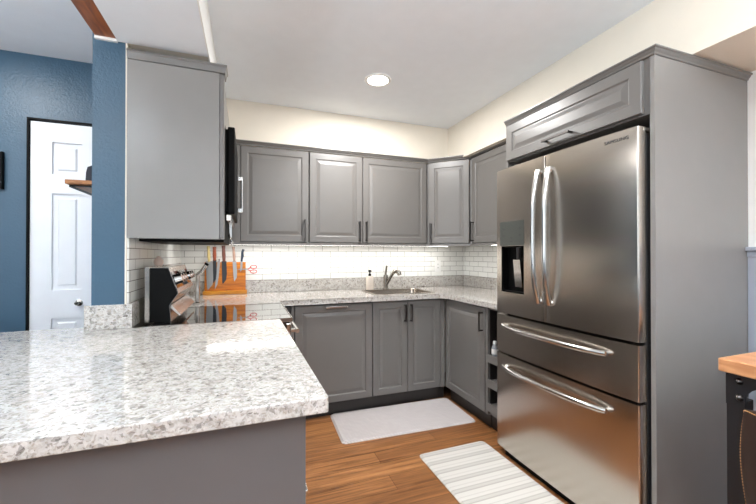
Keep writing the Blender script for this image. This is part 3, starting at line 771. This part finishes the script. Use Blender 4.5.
# after the -90 rotation local x -> -y, so y = 1.012..1.870
d_ = mb.build('door', M['cab'], t)
mb = MB(); mb.box(-.052, -.045, 1.34, 1.52, 1.858, 1.870, .002); mb.box(-.045, -.016, 1.345, 1.355, 1.859, 1.869); mb.box(-.045, -.016, 1.505, 1.515, 1.859, 1.869); mb.build('handle', M['handle'], d_)
o = sweep(MB(), [(-.004, 1.850), (-.004, .970), (XW - EX - .002, .970)], CR(2.063, .028, .020)[:]).build('crown', M['cab'], t)
# fix sweep side: travel -y then +x, right side is outward

# ------------------------------------------------------------------ floor mats
def mat_obj(name, label, cx, cy, w, d, h, rz, m, r=.03):
    pts = arc(w / 2 - r, d / 2 - r, r, 0, 90, 5) + arc(-w / 2 + r, d / 2 - r, r, 90, 180, 5) + arc(-w / 2 + r, -d / 2 + r, r, 180, 270, 5) + arc(w / 2 - r, -d / 2 + r, r, 270, 360, 5)
    mb = MB(); 
    A = [mb.bm.verts.new((x, y, 0)) for x, y in pts]; k = (w / 2 - .012) / (w / 2); k2 = (d / 2 - .012) / (d / 2)
    B = [mb.bm.verts.new((x, y, .003)) for x, y in pts]; C_ = [mb.bm.verts.new((x * k, y * k2, h)) for x, y in pts]
    mb._f(A[::-1]); mb._f(C_)
    for P_, Q in ((A, B), (B, C_)):
        for i in range(len(pts)): mb._f([P_[i], P_[(i + 1) % len(pts)], Q[(i + 1) % len(pts)], Q[i]])
    o = mb.build(name, M[m]); o.location = (cx, cy, .0005); o.rotation_euler = (0, 0, R(rz)); tag(o, label, 'mat'); return o
mat_obj('floor_mat', 'pale grey cushioned floor mat in front of the sink cabinet', 1.108, 2.487, 1.02, .455, .014, -2, 'matgrey')
mat_obj('floor_mat', 'white striped floor mat along the front of the refrigerator', 1.247, 1.44, .484, 1.12, .010, 0.5, 'matstripe')

# ------------------------------------------------------------------ ceiling lights
def downlight(label, x, y, power, zc=ZC):
    t = thing('ceiling_light', label, 'light', (x, y, zc))
    MB().lathe([(.068, -.001), (.070, -.006), (.088, -.006), (.092, -.001)], n=40).build('trim_ring', M['white_pl'], t, True)
    MB().lathe([(0, -.004), (.069, -.004), (.069, -.002), (0, -.002)], n=40).build('diffuser', M['lightem'], t)
    l = area('lamp', (0, 0, -.010), (0, 0, 0), .14, .14, power, (1, .99, .97), t, 'DISK')
downlight('round recessed ceiling light glowing above the middle of the kitchen', .833, 2.264, 24)
downlight('added unseen recessed ceiling light near the camera, above the peninsula walkway', .80, .45, 6)  # unseen fixture added off frame for extra light
downlight('added unseen recessed ceiling light over the living area behind the camera', .80, -1.5, 12)  # also an added fixture out of view, for extra light

def fill_lamp(label, x, y, power):  # uplighters added outside the frame to brighten the ceiling
    t = thing('added_fill_lamp', label, 'lamp', (x, y, 0))
    MB().lathe([(0, 0), (.14, 0), (.14, .015), (.02, .03), (0, .03)]).build('base', M['blackmetal'], t, True)
    MB().cyl((0, 0, .03), (0, 0, 1.72), .012).build('pole', M['blackmetal'], t, True)
    MB().lathe([(.02, 1.72), (.16, 1.80), (.155, 1.80), (.018, 1.728)]).build('shade', M['white_pl'], t, True)
    area('fill_uplight', (0, 0, 1.79), (R(180), 0, 0), .22, .22, power, (.88, .95, 1), t, 'DISK')
downlight('recessed ceiling light of the hallway in front of the white door', -1.45, 2.0, 6, 2.43)
fill_lamp('added off-frame fill uplighter with white bowl behind the camera on the left', -1.3, -.15, 55)
fill_lamp('added off-frame fill uplighter with white bowl in the dining area left of the peninsula', -2.5, .7, 42)
fill_lamp('added off-frame fill uplighter with white bowl behind the camera on the right', .9, -.7, 62)

# ------------------------------------------------------------------ hallway shelf, hat, picture
t = thing('wall_shelf', 'small wooden shelf on black brackets fixed to the hallway side of the blue partition', 'shelf', (-.646, 2.40, 1.600))
MB().box(-.205, -.001, -.20, .20, 0, .022, .003).build('board', M['shelfwood'], t)
for y in (-.17, .15):
    MB().box(-.198, -.001, y, y + .022, -.006, -.0005).box(-.006, -.001, y, y + .022, -.16, -.0005).prism([(-.198, -.012), (-.198, -.004), (-.188, -.004), (-.001, -.083), (-.001, -.095)], 'y', y, y + .022).build('bracket', M['blackmetal'], t)
t = thing('hat', 'dark felt hat lying on the hallway shelf beside the blue partition', 'hat', (-.745, 2.34, 1.6225))
MB().lathe([(0, .004), (.09, .0), (.094, .003), (.085, .008), (.066, .012), (.064, .06), (.058, .090), (.035, .103), (0, .100)], n=28).build('crown', M['hat'], t, True)
t = thing('picture_frame', 'black framed picture at the left edge on the blue hallway wall', 'picture', (-1.316, YH - .001, 1.73))
mb = MB()
mb.box(-.30, 0, -.022, 0, -.107, -.095); mb.box(-.30, 0, -.022, 0, .095, .107); mb.box(-.012, 0, -.022, 0, -.095, .095); mb.box(-.30, -.288, -.022, 0, -.095, .095); mb.build('frame', M['black'], t)
MB().box(-.288, -.012, -.010, -.003, -.095, .095).build('print', M['white_pl'], t)
MB().box(-.288, -.012, -.0112, -.0102, .030, .044).build('print_band', M['picred'], t)

# ------------------------------------------------------------------ table and chair at right
t = thing('counter_table', 'tall butcher-block table with black steel legs in the right foreground', 'table', (1.43, .705, 0))
MB().box(0, 1.2 - .46, -.90, 0, .872, .914, .004).build('table_top', M['butcher'], t)
def leg(x, y, sx, sy):
    mb = MB(); a, b = sorted((x, x + sx * .045)); c, d = sorted((y, y + sy * .045))
    mb.box(a, b, c, d, 0, .790)
    # gusset plate in the y-z plane with an arched inner edge
    P = [(0, .872), (0, .770), (.046, .770)] + [(.096 - .05 * math.cos(R(q)), .792 + .05 * math.sin(R(q))) for q in range(0, 91, 15)] + [(.13, .842), (.13, .872)]
    mb.prism([(y + sy * p[0], p[1]) for p in P], 'x', x - .004 * sx, x + .004 * sx)
    mb.box(min(x, x + sx * .15), max(x, x + sx * .15), min(y, y + sy * .004), max(y, y + sy * .004), .845, .871)
    return mb
lg = leg(.022, -.012, 1, -1).build('leg', M['blackmetal'], t)
for z in (.850, .800):
    MB().tube([(.018, -.045, z), (.012, -.045, z), (.007, -.045, z)], [.011, .009, .003], 12).build('bolt', M['handle'], lg, True)
leg(.035, -.865, 1, 1).build('leg', M['blackmetal'], t); leg(.70, -.035, -1, -1).build('leg', M['blackmetal'], t); leg(.70, -.865, -1, 1).build('leg', M['blackmetal'], t)
MB().box(.036, .040, -.86, -.04, .845, .871).box(.696, .70, -.86, -.04, .845, .871).box(.04, .70, -.040, -.036, .845, .871).build('apron', M['blackmetal'], t)

t = thing('leather_chair', 'brown leather chair back with tan stitching tucked against the tall table', 'chair', (1.335, .405, 0))
# curved back shell: wraps around in plan, facing +x
mb = MB(); n = 16; mrows = 8; F = []; Bk = []
st = []
for j in range(mrows + 1):
    v = j / mrows; z = .47 + .33 * v
    rowf = []; rowb = []
    for i in range(n + 1):
        u = -1 + 2 * i / n
        halfw = .24 - .012 * (v ** 3) + .008 * math.sin(v * 3.0)
        y = halfw * math.sin(u * R(80)) / math.sin(R(80)); x = .16 * (1 - math.cos(u * R(75))) - .035 * v
        zz = z - (.03 * abs(u) ** 6) * v
        rowf.append(mb.bm.verts.new((x, y, zz))); nrm = Vector((math.cos(u * R(60)), -math.sin(u * R(60)), 0))
        rowb.append(mb.bm.verts.new((x + nrm.x * .022, y + nrm.y * .022, zz)))
    F.append(rowf); Bk.append(rowb)
for j in range(mrows):
    for i in range(n):
        mb._f([F[j][i], F[j][i + 1], F[j + 1][i + 1], F[j + 1][i]]); mb._f([Bk[j][i + 1], Bk[j][i], Bk[j + 1][i], Bk[j + 1][i + 1]])
for i in range(n): mb._f([F[mrows][i], F[mrows][i + 1], Bk[mrows][i + 1], Bk[mrows][i]]); mb._f([F[0][i + 1], F[0][i], Bk[0][i], Bk[0][i + 1]])
for j in range(mrows): mb._f([F[j + 1][0], Bk[j + 1][0], Bk[j][0], F[j][0]]); mb._f([F[j][n], Bk[j][n], Bk[j + 1][n], F[j + 1][n]])
edge = [F[j][n].co.copy() for j in range(mrows + 1)] + [F[mrows][n - i].co.copy() for i in range(1, n + 1)] + [F[mrows - j][0].co.copy() for j in range(1, mrows + 1)]
bk = mb.build('backrest', M['leather'], t, True)
mb = MB()
tot = []
for a, b in zip(edge, edge[1:]):
    k = max(1, int((b - a).length / .008))
    for q in range(k): tot.append((a.lerp(b, q / k), (b - a).normalized()))
for p, dv in tot: mb.tube([p + Vector((-.002, 0, -.004)), p + Vector((-.002, 0, -.004)) + dv * .005], .0016, 5)
mb.build('stitching', M['stitch'], bk)
MB().box(.02, .42, -.21, .21, .44, .50, .02, 3).build('seat', M['leather'], t)
for sx, sy in ((.06, -.17), (.06, .17), (.38, -.17), (.38, .17)):
    MB().tube([(sx, sy, .441), (sx + (.03 if sx > .2 else -.03), sy * 1.15, 0)], [.013, .010], 10).build('leg', M['blackmetal'], t, True)
